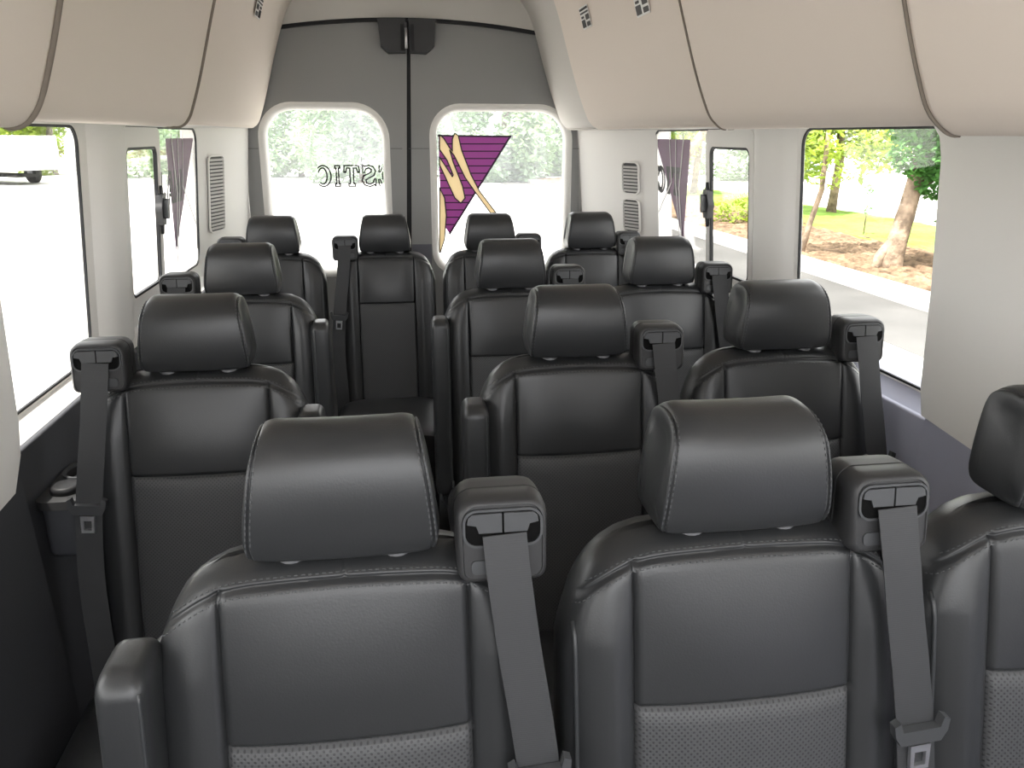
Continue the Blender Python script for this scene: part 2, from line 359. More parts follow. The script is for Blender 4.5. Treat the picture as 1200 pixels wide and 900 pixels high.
def over_panel(idx, P, side, y0, y1, lift, rr=.07, edge=0, nl=0):
    prof = [p for p in smooth_path(P, 8) if p[1] < .585][0:]
    # keep the face and a short part of the underside
    prof = [p for p in prof if abs(p[0]-.14) < .735]
    L = [0]
    for i in range(1, len(prof)): L.append(L[-1] + math.dist(prof[i], prof[i-1]))
    vs = []; fs = []; NY = 30; gapp = []
    for i, (x, z) in enumerate(prof):
        a, b_ = prof[max(i-1, 0)], prof[min(i+1, len(prof)-1)]; t = Vector((b_[0]-a[0], b_[1]-a[1])).normalized()
        nn = Vector((t.y, -t.x)); nn = nn if nn.x*side < 0 or abs(nn.x) < .3 and nn.y < 0 else -nn
        s = L[i]; ye = y1
        if s < rr: ye = y1 - rr + math.sqrt(max(rr*rr - (rr-s)**2, 0))
        for k in range(NY+1):
            q = k/NY; q = 1-(1-q)**3
            y = ye - (ye-y0)*(1-q) if q < 1 else ye
            e = min(1, (ye-y)/.009, ) ; e = max(e, 0); e = math.sqrt(1-(1-e)**2)
            e2 = min(1, s/.035); lf = lift*e*e2*(2-e2)
            vs.append((x + nn.x*lf, y, K + z + nn.y*lf))
        lg = nl*e2*(2-e2); gapp.append(Vector((x + nn.x*lg, ye-.001, K + z + nn.y*lg)))
    for i in range(len(prof)-1):
        for k in range(NY):
            a = i*(NY+1)+k; fs.append((a, a+1, a+NY+2, a+NY+1))
    po = struct(mesh('trim_%d' % idx, vs, fs, M['bin']))
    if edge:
        # gap shade painted as a dark tube where this panel laps the next
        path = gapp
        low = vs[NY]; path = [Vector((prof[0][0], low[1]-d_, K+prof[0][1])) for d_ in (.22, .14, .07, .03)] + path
        tube('seam_shade', path, [min(edge, edge*(.15+.85*k/6)) for k in range(len(path))], M['gap'], po, 6)
    return po
tr_ = 13
for (P, side, segs) in ((PL, -1, ((-.5, 1.40, .046), (1.30, 2.50, .026), (2.3, 3.98, .006))), (PR, 1, ((-.5, 1.17, .046), (1.05, 2.07, .026), (1.9, 3.42, .010)))):
    for a, b_, l in segs:
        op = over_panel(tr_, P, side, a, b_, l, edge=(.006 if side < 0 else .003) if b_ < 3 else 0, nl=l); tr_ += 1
        last = op
    # small warning sticker high on the rear panel
    if side < 0: pts = [(3.28, -.4385, .436)]
    else: pts = [(3.01, .7205, .394), (2.39, .7315, .356)]
    for (y, x, z) in pts:
        def sf(u, v, d, x=x, y=y, z=z, side=side): # tilt with the face
            ca, sa = .287, .958
            return (x - side*(v*ca) - side*(.0135+.0012*d), y+u, K+z + v*sa)
        st = flat('warning_sticker', [rrect(-.060, .060, -.036, .036, .004, 3)], sf, M['white'], last)
        def sf2(u, v, d, sf=sf): return sf(u, v, d+1.1)
        flat('sticker_print', [rrect(-.054, .054, .024, .031, .001, 2), rrect(-.054, .054, .013, .018, .001, 2), rrect(-.054, -.010, -.010, .007, .002, 2), rrect(.008, .054, -.031, -.006, .002, 2), rrect(-.054, -.010, -.031, -.017, .002, 2), rrect(.016, .048, -.001, .006, .001, 2)], sf2, M['ink'], st)

# rear doors
DL = [(-.655, -1.43), (-.645, -.5), (-.640, -.2), (-.622, .03), (-.585, .17), (-.53, .34), (-.495, .455)]
DR = [(.756, .448), (.80, .34), (.87, .18), (.925, .04), (.940, -.2), (.945, -.5), (.95, -1.43)]
def top(x): return .50 - .05*abs((x-.125)/.62)**2
tp = [(x, top(x)) for x in [-.49+.035*i for i in range(0, 36)] if x < .75]
frame_in = DL + tp + DR
frame_out = [(-.80, -1.45), (-.80, .72), (1.22, .72), (1.22, -1.45)]
RY = 4.0
fnr = lambda y0, th: (lambda u, v, d: (u, y0 + th*d, K+v))
# frame behind pillars and header (the body around the doors)
struct(plate('wall_back', frame_out[::-1] , [[(x, z) for x, z in frame_in]], fnr(RY-.005, .09), M['ceil']))
ring_pts = [(x, z) for x, z in frame_in]
cxs = .108
def seamx(z): return .098 + (z+.5)*.03
left_o = [(-.648, -1.42), (-.637, -.5), (-.632, -.2), (-.614, .03), (-.577, .17), (-.522, .34), (-.488, .447)] + [(x, z-.008) for x, z in tp if x < .10 and x > -.48] + [(seamx(.49)-.008, .49), (seamx(-.5)-.012, -.5), (seamx(-1.42)-.012, -1.42)]
right_o = [(seamx(-1.42)+.012, -1.42), (seamx(-.5)+.012, -.5), (seamx(.49)+.008, .49)] + [(x, z-.008) for x, z in tp if x > .14 and x < .745] + [(.748, .440), (.792, .33), (.862, .17), (.917, .03), (.932, -.2), (.937, -.5), (.942, -1.42)]
def inset_hole(x0, x1, z0, z1, r): return rrect(x0, x1, z0, z1, r, 10)
HL = [(-.535, -.62)] ; 
hole_l = rrect(-.535, -.012, -.62, .11, .12, 10, rs=(.08, .13, .12, .08))
hole_r = rrect(.243, .858, -.62, .108, .12, 10, rs=(.08, .13, .11, .08))
def grow(h, d):
    n = len(h); out = []
    for i in range(n):
        a, b_ = Vector(h[i-1]), Vector(h[(i+1) % n]); t = (b_-a).normalized(); out.append((h[i][0]+t.y*d, h[i][1]-t.x*d))
    return out
doors = []
for i, (o, h, nm) in enumerate(((left_o, hole_l, 'left'), (right_o, hole_r, 'right'))):
    o = [(x, z) for x, z in o]
    hb = grow(h, .035)
    dr = struct(plate('door_%d' % (i+1), o, [hb], fnr(RY+.012, .05), M['door'])); doors.append(dr)
    # sloping reveal between the door trim and the glass
    vs = []; fs = []; n = len(h); prof = ((.035, .012), (.026, .008), (.012, .014), (.0, .045), (.0, .07))
    for (d, y) in prof:
        for p in grow(h, d): vs.append((p[0], RY+y, K+p[1]))
    for a in range(len(prof)-1):
        for k in range(n): fs.append((a*n+k, a*n+(k+1) % n, (a+1)*n+(k+1) % n, (a+1)*n+k))
    mesh('window_reveal', vs, fs, M['trim_light'], dr)
    pane = plate('window_pane', grow(h, .004), [], fnr(RY+.066, .005), M['hazy'], dr)
    doors.append(pane)
    # lower slate trim strip and hairline joint
    xs = (-.632, seamx(-.6)-.015) if i == 0 else (seamx(-.6)+.015, .934)
    hl = (h[0][0], h[-1][0])
    for (a, b_) in ((xs[0]+.0, min(p[0] for p in hb)-.003), (max(p[0] for p in hb)+.003, xs[1])):
        plate('lower_cover', [(a, -1.4), (b_, -1.4), (b_, -.505), (a, -.505)], [], fnr(RY+.009, .004), M['door_low'], dr)
        plate('trim_joint', [(a, -.060), (b_, -.060), (b_, -.0575), (a, -.0575)], [], fnr(RY+.0105, .003), M['vent'], dr)
# dark rubber between doors and along the top
d1, p1, d2, p2 = doors
plate('centre_seal', [(seamx(-1.42)-.014, -1.42), (seamx(-1.42)+.014, -1.42), (seamx(.49)+.009, .49), (seamx(.49)-.009, .49)], [], fnr(RY+.02, .05), M['black'], d2)
tb = [(x, z+.004) for x, z in tp] + [(x, z-.012) for x, z in tp[::-1]]
plate('top_seal', tb, [], fnr(RY-.008, .03), M['black'], d2)
for (s, dd) in ((-1, d1), (1, d2)):
    x0 = .118
    o = [(x0+s*.008, .355), (x0+s*.085, .352), (x0+s*.118, .38), (x0+s*.128, .494), (x0+s*.008, .498)]
    if s < 0: o = o[::-1]
    lb = plate('latch_cover', o, [], fnr(RY-.055, .07), M['plastic'], dd)
    plate('latch_rib', [(x0+s*.014, .36), (x0+s*.03, .36), (x0+s*.03, .47), (x0+s*.014, .47)][::s], [], fnr(RY-.066, .012), M['black'], lb)
tube('latch_pin', [(.112, RY-.07, K+.37), (.112, RY-.07, K+.455)], .006, M['steel'], d1)

# lettering seen from the inside (mirrored), outlined
def glyph(ch):
    # outer outlines in a 1x1 box, drawn as read from outside
    s = .16; b = .2
    if ch == 'I': return [[(.25,0),(.75,0),(.75,.12),(.62,.12),(.62,.88),(.75,.88),(.75,1),(.25,1),(.25,.88),(.38,.88),(.38,.12),(.25,.12)]]
    if ch == 'T': return [[(.28,0),(.72,0),(.72,.12),(.62,.12),(.62,.88),(.82,.88),(.88,.68),(1,.68),(.97,1),(.03,1),(0,.68),(.12,.68),(.18,.88),(.38,.88),(.38,.12),(.28,.12)]]
    if ch == 'E': return [[(0,0),(.92,0),(1,.32),(.88,.32),(.78,.12),(.38,.12),(.38,.44),(.58,.44),(.62,.34),(.72,.34),(.72,.68),(.62,.68),(.58,.56),(.38,.56),(.38,.88),(.76,.88),(.84,.70),(.95,.70),(.9,1),(0,1),(0,.88),(.13,.88),(.13,.12),(0,.12)]]
    if ch == 'C':
        o = [(.5+.5*math.cos(math.radians(a)), .5+.5*math.sin(math.radians(a))) for a in range(52, 312, 12)]
        i_ = [(.54+.28*math.cos(math.radians(a)), .5+.39*math.sin(math.radians(a))) for a in range(304, 44, -12)]
        return [o + [(.95, .3), (.84, .33)] + i_ + [(.80, .68), (.93, .68), (.93, 1), (.84, 1)]]
    if ch == 'S':
        return [[(.06,0),(.14,.07),(.45,-.02),(.8,.06),(.96,.28),(.86,.5),(.55,.6),(.36,.68),(.32,.8),(.48,.89),(.68,.84),(.78,.66),(.9,.66),(.88,1),(.8,1),(.76,.95),(.48,1.02),(.2,.94),(.06,.74),(.16,.52),(.5,.4),(.7,.3),(.66,.15),(.46,.09),(.26,.16),(.14,.34),(.03,.34)]]
    if ch == 'M': return [[(0,0),(.3,0),(.3,.12),(.22,.12),(.22,.7),(.45,0),(.55,0),(.78,.7),(.78,.12),(.7,.12),(.7,0),(1,0),(1,1),(.76,1),(.5,.3),(.24,1),(0,1)]]
    if ch == 'A': return [[(0,0),(.3,0),(.36,.25),(.64,.25),(.7,0),(1,0),(.62,1),(.38,1)], [(.42,.4),(.5,.75),(.58,.4)]]
    if ch == 'J': return [[(.5,0),(.78,.2),(.78,1),(.5,1),(.52,.25),(.3,.15),(.2,.35),(.05,.3),(.15,.05)]]
def word(name, chars, x_read0, dirn, wch, gap, z0, h, fn, lw, parent, clip=None):
    """chars run in reading direction; dirn=-1 mirrors along the axis"""
    polys = []
    x = x_read0
    for ch in chars:
        wc = wch * (.62 if ch == 'I' else 1)
        for gph in glyph(ch):
            pts = [(x + dirn*px*wc, z0+pz*h) for px, pz in gph]
            for q in lineband(pts, lw, True):
                if clip and max(abs(p[0]) for p in q if True) and any(not (clip[0] <= p[0] <= clip[1]) for p in q): continue
                polys.append(q)
        x += dirn*(wc+gap)
    return flat(name, polys, fn, M['ink'], parent)
# from inside, left to right: C I T S E, i.e. reading from outside runs towards -x
word('window_lettering', 'ESTIC', .035, -1, .072, .008, -.232, .095, fnr(RY+.061, .003), .0064, p1, clip=(-.32, -.013))
for i, (o, side) in enumerate(((4, -1), (9, 1))): pass
wins = {ob.name: ob for ob in COL.objects if ob.name.startswith('window_') and ob.get('kind')}
for side, nm in ((-1, 'window_2'), (1, 'window_5')):
    if nm in wins:
        if side < 0: word('window_lettering', 'MAJ', 3.22, -1, .10, .012, K-.225, .10, wfn(side, .0065, .0012), .012, wins[nm])
        else: word('window_lettering', 'TIC', 3.20, 1, .10, .012, K-.225, .10, wfn(side, .0065, .0012), .012, wins[nm])

# purple pennant and script stroke on the right rear pane
fp = fnr(RY+.058, .003)
Tri = [(.247, -.060+.002), (.592, -.004)]
def px(x, y):   # photo pixel -> (x, z) on the rear glass plane
    dx = (x-600)/F; dy = (y-450)/F
    d = fw + r2*dx - u2*dy; t = (RY+.055)/d.y
    return (d.x*t, d.z*t)
def pxs(l): return [px(*p) for p in l]
tri = pxs([(514, 159), (598, 160), (527, 274), (519, 262), (516, 235), (515, 200)])
pen = flat('window_decal', [tri[::-1]], fp, M['purple'], p2)
lines = []
for k in range(1, 13):
    y = 160+k*8.6; xr = 598 - (y-160)*.615
    if y > 268: break
    lines += lineband(pxs([(516 if y < 250 else 520, y), (xr, y)]), .0055)
dl = flat('decal_line', lines + lineband(pxs([(514, 159), (598, 160), (527, 274)]), .009), fnr(RY+.0555, .002), M['purple_line'], pen)
strokes = [
 [(515,158),(520,162),(526,172),(530,177),(530,163),(533,156),(537,159),(541,176),(552,205),(562,224),(581,249),(575,250),(556,224),(545,208),(532,182),(527,176),(531,190),(542,218),(545,232),(540,238),(533,232),(522,208),(515,193),(515,184),(530,207),(531,205),(524,188),(515,175)],
 [(515,220),(521,232),(523,252),(521,280),(516,296),(515,295)]]
# the script is cut out of the purple vinyl, not laid over it
cut = flat('cut', [pxs(s) for s in strokes], fnr(RY+.045, .025), M['cream'])
for o_ in (pen, dl):
    md = o_.modifiers.new('cut', 'BOOLEAN'); md.operation = 'DIFFERENCE'; md.object = cut; md.solver = 'EXACT'; md.use_self = True
bpy.context.view_layer.update(); dg_ = bpy.context.evaluated_depsgraph_get()
new_ = [(o_, bpy.data.meshes.new_from_object(o_.evaluated_get(dg_))) for o_ in (pen, dl)]
for o_, me_ in new_:
    o_.modifiers.clear(); o_.data = me_
bpy.data.objects.remove(cut, do_unlink=True)
flat('decal_script', [pxs(s) for s in strokes], fnr(RY+.053, .002), M['cream'], pen)
flat('decal_script_outline', sum([lineband(pxs(s), .0055, True) for s in strokes], []), fnr(RY+.0515, .0015), M['ink'], pen)

# front bulkhead below the windscreen (behind the camera)
struct(box('wall_front', -.86, 1.26, -1.36, -1.3, 0, K-.40, M['wall_dark'], bevel=0))

# cup holder tray on the left side trim
xw = wallx(-1, K-.6) + .050
ct = empty('cup_holder', (xw, 1.72, K-.695)); tag(ct, 'dark plastic cup holder tray set in the left side trim', 'cup holder')
hole = [(.045+.03*math.cos(a), .03+.045*math.sin(a)) for a in [2*math.pi*k/28 for k in range(28)]]
plate('tray', rrect(.003, .10, -.13, .10, .025), [hole], lambda u, v, d: (u, v, -.018*d), M['plastic'], ct)
ring('cup_rim', hole, .007, lambda u, v, d: (u, v, .006*(1-d)), M['plastic_light'], ct)
vs, fs = [], []; N = 28
for (r_, z) in ((1, 0), (.9, -.055), (.0, -.055)):
    for k in range(N):
        a = 2*math.pi*k/N; vs.append((.045+.03*r_*math.cos(a), .03+.045*r_*math.sin(a), z))
for j in range(2):
    for k in range(N): fs.append((j*N+k, j*N+(k+1) % N, (j+1)*N+(k+1) % N, (j+1)*N+k))
mesh('cup_well', vs, fs, M['black'], ct)
tube('knob', [(.048, -.075, .001), (.048, -.075, .014), (.048, -.075, .016)], [.03, .029, .024], M['black'], ct, 24)
bm = bmesh.new(); bxb(bm, .003, .07, -.10, .08, -.14, -.018); frombm('bracket', bm, M['wall_dark'], ct, bevel=.015)

# ------------------------------------------------------------ seats
ZS = K-.470     # seam height at the front upper edge
def interp(a, b_, t): return a+(b_-a)*t
def back_surface(w0, ps, zb, full_h):
    """vertices, faces (with region) of a padded backrest, local coords"""
    zt = K-.450
    # x fractions: inner zone |u|<=.5 maps to |x|<=ps, outer maps to ps..w
    us = set()
    for k in range(-14, 15): us.add(round(k/14*.5, 5))
    for s in (-1, 1):
        for d in (-.022, -.011, .011, .024): us.add(round(s*(.5+d), 5))
        us.add(s*.006); us.add(s*.012)
        for k in range(1, 15): us.add(round(s*(.5+.5*math.sin(k/14*math.pi/2)), 5))
    us = sorted(us)
    zs = []
    z = zb
    zc = K-.652
    base = [zb + (zt-.10-zb)*k/34 for k in range(35)]
    zs = [z for z in base if abs(z-zc) > .008] + [zc-.007, zc-.0035, zc, zc+.0035, zc+.007]
    zs += [zt-.10*math.cos(t*math.pi/2) for t in [k/26 for k in range(1, 27)]]
    zs += [ZS+.0011*k for k in range(-9, 10)]
    zs = sorted(zs); zs = [z for i, z in enumerate(zs) if i == 0 or z - zs[i-1] > .0004]
    nb = 16
    vs = []; rings = len(zs); nf = len(us)
    def wz(z):
        q = max(0, min(1, (z-(zt-.085))/.085)); wt = w0 - .06*(1-math.sqrt(max(0, 1-q*q)))
        ql = (z-zb)/(zt-zb); return wt*(1 - .0*(1-ql))
    def dz(z):
        q = max(0, min(1, (z-(zt-.034))/.034)); d = .055 + .02*max(0, (zt-z))/.6
        q2 = max(0, min(1, ((zb+.05)-z)/.05))
        return d - .048*(1-math.sqrt(max(0, 1-q*q))) - .03*(1-math.sqrt(max(0, 1-q2*q2)))
    def seam(x):
        a = abs(x); return ZS - .02*a*a/.02*.3 - (.052*((a-.09)/.12)**2.6 if a > .09 else 0)
    def zwarp(z, x):
        q = 1 if z >= ZS-.012 else max(0, 1-(ZS-.012-z)/(ZS-.012-zc-.012))
        return z - (ZS-seam(x))*q*q*(3-2*q)
    def frame(z, x, y, zz): # recline
        return (x, y + .00 - (zt-zz)*.15, zz)
    nexp = 3.8
    for z in zs:
        w_ = wz(z); d_ = dz(z)
        xs_front = []
        for u in us:
            a = abs(u); x = (a/.5*ps if a <= .5 else ps + (a-.5)/.5*(w_-ps)); x = x if u >= 0 else -x
            zz = zwarp(z, x)
            y = -d_*(max(0, 1-(abs(x)/w_)**nexp))**(1/nexp)
            # bolsters stand proud of the centre
            t = max(0, min(1, (abs(x)-ps)/.035)); t = t*t*(3-2*t)
            fz = max(0, min(1, (ZS-.0-zz)/.10)); ed = max(0, 1-(abs(x)/w_)**6)
            y -= .014*t*fz*ed
            # centre padding bulge
            y -= .006*(1-min(1, abs(x)/ps)**2)*max(0, min(1, (ZS-zz)/.12))
            if abs(x) < ps: 
                hgt = max(0, 1-abs((zz-(zc+ZS)/2)/((ZS-zc)/2))**2) if zz > zc else max(0, 1-max(0, 1-(zc-zz)/.05)**2)*.7
                y -= .005*hgt*(1-(abs(x)/ps)**4)
            # seam grooves
            gr = 0
            if zz < seam(x)+.004: gr += .007*math.exp(-((abs(x)-ps)/.0030)**2)
            if abs(x) < ps+.002: gr += .006*math.exp(-((zz-zc)/.0034)**2)
            if zz > seam(x): gr += .003*math.exp(-(x/.0018)**2)
            gr += .0040*math.exp(-((zz-seam(x))/.0024)**2)
            y += gr
            vs.append(frame(z, x, y, zz))
        for k in range(1, nb):   # back face, right to left
            t = math.pi*k/nb; x = w_*math.copysign(abs(math.cos(t))**(2/nexp), math.cos(t)); y = d_*math.sin(t)**(2/nexp)
            zz = zwarp(z, x)
            vs.append(frame(z, x, y, zz))
    n = nf+nb-1; fs = []; reg = []
    for i in range(rings-1):
        for k in range(n):
            a, b_ = i*n+k, i*n+(k+1) % n
            fs.append((a, b_, b_+n, a+n))
            r = 'b'
            if k < nf-1:
                um = (us[k]+us[k+1])/2; zm = (zs[i]+zs[i+1])/2
                if abs(um) < .5:
                    xm = um/.5*ps
                    if zm < seam(xm)-.0: r = 'u' if zm > zc else 'p'
            reg.append(r)
    fs.append(tuple(range(n))); reg.append('b'); fs.append(tuple((rings-1)*n+k for k in range(n))); reg.append('b')
    return vs, fs, reg, seam, zc
def split_mesh(name, vs, fs, reg, key, m, parent):
    keep = [f for f, r in zip(fs, reg) if r == key]; ids = sorted({i for f in keep for i in f}); mp = {j: i for i, j in enumerate(ids)}
    return ids, mp, keep
def region_obj(name, vs, fs, reg, key, m, parent, normals=None):
    ids, mp, keep = split_mesh(name, vs, fs, reg, key, m, parent)
    me = bpy.data.meshes.new(name); me.from_pydata([vs[i] for i in ids], [], [tuple(mp[i] for i in f) for f in keep]); me.update()
    o = link(name, me, m, parent)
    return o
def stitches(bvh, path, pitch=.0075, ln=.0048, wd=.0014, lift=.0006):
    """dashes along a path of (x, z) points cast onto a surface facing -y"""
    P = []; 
    for (x, z) in path:
        hit = bvh.ray_cast(Vector((x, -2, z)), Vector((0, 1, 0)))
        if hit[0] is not None: P.append((hit[0], hit[1]))
    vs, fs = [], []
    if len(P) < 2: return vs, fs
    acc = 0; nxt = pitch/2
    for i in range(len(P)-1):
        a, b_ = P[i][0], P[i+1][0]; L = (b_-a).length
        if L < 1e-6 or L > .05: continue
        t = (b_-a)/L
        while nxt <= acc + L:
            p = a + t*(nxt-acc); nn = P[i][1]; nn = nn if nn.y < 0 or nn.z > 0 else -nn
            s = t.cross(nn).normalized(); base = len(vs)
            for (e, q, h) in ((-1, -.6, 0), (-1, .6, 0), (1, .6, 0), (1, -.6, 0), (-.6, -.4, 1), (-.6, .4, 1), (.6, .4, 1), (.6, -.4, 1)):
                vs.append(p + t*e*ln/2 + s*q*wd + nn*(lift*(-.6 if h == 0 else 1.6)))
            for f in ((0,1,2,3),(4,5,6,7),(0,1,5,4),(1,2,6,5),(2,3,7,6),(3,0,4,7)): fs.append(tuple(base+j for j in f))
            nxt += pitch
        acc += L
    return vs, fs
def merge(parts):
    vs, fs = [], []
    for v, f in parts:
        b0 = len(vs); vs += v; fs += [tuple(i+b0 for i in q) for q in f]
    return vs, fs
def headrest(zt, zb, wt, wb, dt, db, seamfrac=.93):
    """side profile drawn across the width, tapered upwards, with a sewn side gusset"""
    H = zt-zb; pr = [(-.042, .000), (-.052, .012), (-.057, .045), (-.056, .085), (-.049, .118), (-.034, .140), (-.012, .151), (.016, .153), (.036, .146), (.045, .128), (.046, .08), (.042, .02), (.032, .002), (.0, -.001)]
    pp = []
    n0 = len(pr)
    for i in range(n0):
        p0, p1, p2, p3 = pr[i-1], pr[i], pr[(i+1) % n0], pr[(i+2) % n0]
        for k in range(5):
            t = k/5; pp.append(tuple(.5*((2*b_)+(-a+c)*t+(2*a-5*b_+4*c-d)*t*t+(-a+3*b_-3*c+d)*t**3) for a, b_, c, d in zip(p0, p1, p2, p3)))
    N = len(pp); us = []
    for k in range(-20, 21): us.append(k/20*.88)
    for k in (.895, .91, .92, .93, .94, .95, .965): us += [k, -k]
    for k in range(1, 9): q = .965+.035*math.sin(k/8*math.pi/2); us += [q, -q]
    us = sorted(us); vs = []; fs = []; cyc, czc = -.005, .075
    for u in us:
        a = abs(u); e = 0 if a < .965 else (a-.965)/.035; ins = .020*(1-math.sqrt(max(0, 1-e*e)))
        # soft corner rounding seen from the front
        crn = 0 if a < .72 else ((a-.72)/.28)**2.6
        for (y, z) in pp:
            t = max(0, min(1, z/.153)); ww = interp(wb, wt, t**1.5) - .004*max(0, 1-t*6)
            yy = cyc+(y-cyc)*(1-ins/.05); zz = czc+(z-czc)*(1-ins/.075)
            zz -= crn*(.012 if t > .75 else 0)*max(0, (t-.75)/.25) - crn*.006*max(0, (.15-t)/.15)
            if y < -.03 or t > .9: 
                g_ = .0035*math.exp(-((a-seamfrac)/.010)**2); yy += g_ if y < -.02 else 0; zz -= g_*(t > .9)
            yy += .006*u*u
            vs.append((u*ww, yy, zb + zz*H/.153))
    R = len(us)
    for i in range(R-1):
        for k in range(N): fs.append((i*N+k, i*N+(k+1) % N, (i+1)*N+(k+1) % N, (i+1)*N+k))
    fs.append(tuple(range(N))); fs.append(tuple((R-1)*N+k for k in range(N)))
    return vs, fs
def padded(x0, x1, y0, y1, z0, z1, r=.02, n_=3.0, N=40, lean=0):
    """upright cushion-like slab"""
    vs, fs, zs = [], [], []
    for k in range(8): zs.append((z0+r*(1-math.cos(k/7*math.pi/2)), math.sin(k/7*math.pi/2)))
    for k in range(1, 8): zs.append((z0+r+(z1-z0-2*r)*k/8, 1))
    for k in range(8): zs.append((z1-r+r*math.sin(k/7*math.pi/2), math.cos(k/7*math.pi/2)))
    cx, cyy = (x0+x1)/2, (y0+y1)/2; w_, d_ = (x1-x0)/2, (y1-y0)/2
    for z, e in zs:
        f = .45+.55*e
        for k in range(N):
            a = 2*math.pi*k/N; c, s = math.cos(a), math.sin(a)
            vs.append((cx + w_*f*math.copysign(abs(c)**(2/n_), c), cyy + d_*f*math.copysign(abs(s)**(2/n_), s) - (z1-z)*lean, z))
    R = len(zs)
    for i in range(R-1):
        for k in range(N): fs.append((i*N+k, i*N+(k+1) % N, (i+1)*N+(k+1) % N, (i+1)*N+k))
    fs.append(tuple(range(N))); fs.append(tuple((R-1)*N+k for k in range(N)))
    return vs, fs

def make_seat(tower=1, arm=True, w0=.222, ps=.137, leather='leather', narrow=False):
    """tower = +1: belt tower at the +x shoulder"""
    t = empty('passenger_seat'); lm = M[leather]; s = tower
    vs, fs, reg, seam, zc = back_surface(w0, ps, K-1.08, None)
    # body
    o = region_obj('backrest', vs, fs, reg, 'b', lm, t)
    region_obj('upper_panel', vs, fs, reg, 'u', lm, t)
    region_obj('perforated_panel', vs, fs, reg, 'p', M['perf'], t)
    bvh = BVHTree.FromPolygons([Vector(v) for v in vs], fs)
    ws = w0-.012; xs = [-ws + 2*ws*k/90 for k in range(91)]
    parts = [stitches(bvh, [(x, seam(x)+.0062) for x in xs]), stitches(bvh, [(x, seam(x)-.0070) for x in xs])]
    # piping that carries on down the outer edge of each bolster
    sv, sf = merge(parts); mesh('stitching', sv, sf, M['thread'], t, smooth=False)
    for q in (-1, 1):
        P = []
        for k in range(40):
            z = seam(ws) - .002 - k*.014
            xx = q*(ws-.003)
            h = bvh.ray_cast(Vector((xx, -2, z)), Vector((0, 1, 0)))
            if h[0] is not None: P.append(h[0]+Vector((0, -.0005, 0)))
        if len(P) > 4: tube('piping', P, .0034, M['leather_dark'], t, 6)
    # headrest
    hw = (.091, .109) if not narrow else (.087, .106)
    hv, hf = headrest(K-.305, K-.450, hw[0], hw[1], .042, .055)
    hr = mesh('headrest', hv, hf, lm, t)
    hb = BVHTree.FromPolygons([Vector(v) for v in hv], hf); hp = []
    for q in (-1, 1):
        for dd in (-.045, .045):
            path = []
            for k in range(60):
                z = K-.446 + .134*k/59; tt = (z-(K-.450))/.145; ww = interp(hw[1], hw[0], tt**1.5)
                if z > K-.311: continue
                path.append((q*ww*(.905 if dd < 0 else .953), z))
            hp.append(stitches(hb, path, ln=.0042))
    for pr in (hp[:2], hp[2:]):
        hv, hf = merge(pr); mesh('stitching', hv, hf, M['thread'], hr, smooth=False)
    for q in (-1, 1):
        tube('headrest_post', [(q*.055, .0, K-.50), (q*.055, .0, K-.44)], .007, M['post'], t)
        tube('post_collar', [(q*.058, -.018, K-.468), (q*.058, -.018, K-.4495), (q*.058, -.018, K-.4475)], [.018, .017, .013], M['collar'], t, 16)
    # belt tower
    cx = s*(.158 if narrow else .176)
    tw = rrect(-.052, .052, -.480, -.384, .02, 5, rs=(.012, .022, .022, .012))
    tw = [(a*(1.0 + .03*(b_+.48)/.1 - .03), b_) for a, b_ in tw]
    N = len(tw); vs, fs = [], []; zc_ = -.432
    prof = ((.022, .70), (.020, .88), (.010, .96), (-.004, .985), (-.020, 1), (-.021, .985), (-.023, .985), (-.024, 1), (-.048, 1), (-.056, .985), (-.0615, .955), (-.064, .915), (-.0645, .88), (-.063, .86))
    for (y, sc) in prof:
        for (a, b_) in tw:
            vs.append((cx + a*sc, y + (b_+.432)*(.12 if y < -.03 else .0), K + zc_ + (b_-zc_)*sc))
    for i in range(len(prof)-1):
        for k in range(N): fs.append((i*N+k, i*N+(k+1) % N, (i+1)*N+(k+1) % N, (i+1)*N+k))
    fs.append(tuple(range(N))); fs.append(tuple((len(prof)-1)*N+k for k in range(N)))
    th = mesh('belt_tower', vs, fs, M['plastic'], t, auto=38)
    tf = lambda y0, dp: (lambda u, v, d: (cx + u, y0 - dp*d + (v+.432)*.12, K+v))
    ring('slot_frame', rrect(-.042, .042, -.434, -.396, .013, 6), .0028, tf(-.062, .0045), M['plastic_light'], th)
    plate('slot_cavity', rrect(-.042, .042, -.434, -.396, .013, 6), [], tf(-.062, .0028), M['cavity'], th)
    for q in (-1, 1):
        fl = [(q*.0012, -.4195), (q*.027, -.4195), (q*.030, -.411), (q*.040, -.409), (q*.0385, -.4015), (q*.034, -.398), (q*.0012, -.3975)]
        plate('slot_flap', fl[::q], [], tf(-.0635, .004), M['plastic_light'], th)
    plate('release_button', rrect(-.036, .01, -.468, -.452, .006, 5) if s > 0 else rrect(-.01, .036, -.468, -.452, .006, 5), [], tf(-.0625, .003), M['plastic_light'], th)
    # belt: slot -> over the shoulder -> down the outer bolster
    ctr = [(.001, -.071, -.420), (.003, -.079, -.45), (.007, -.088, -.49), (.014, -.098, -.55), (.024, -.110, -.62), (.034, -.122, -.70), (.040, -.133, -.78), (.042, -.146, -.87), (.036, -.165, -1.0), (.036, -.17, -1.12)]
    ctr = smooth_path([Vector(c) for c in ctr], 4) if False else ctr
    pth = smooth_path(ctr, 5); bw = .0245; vs, fs = [], []
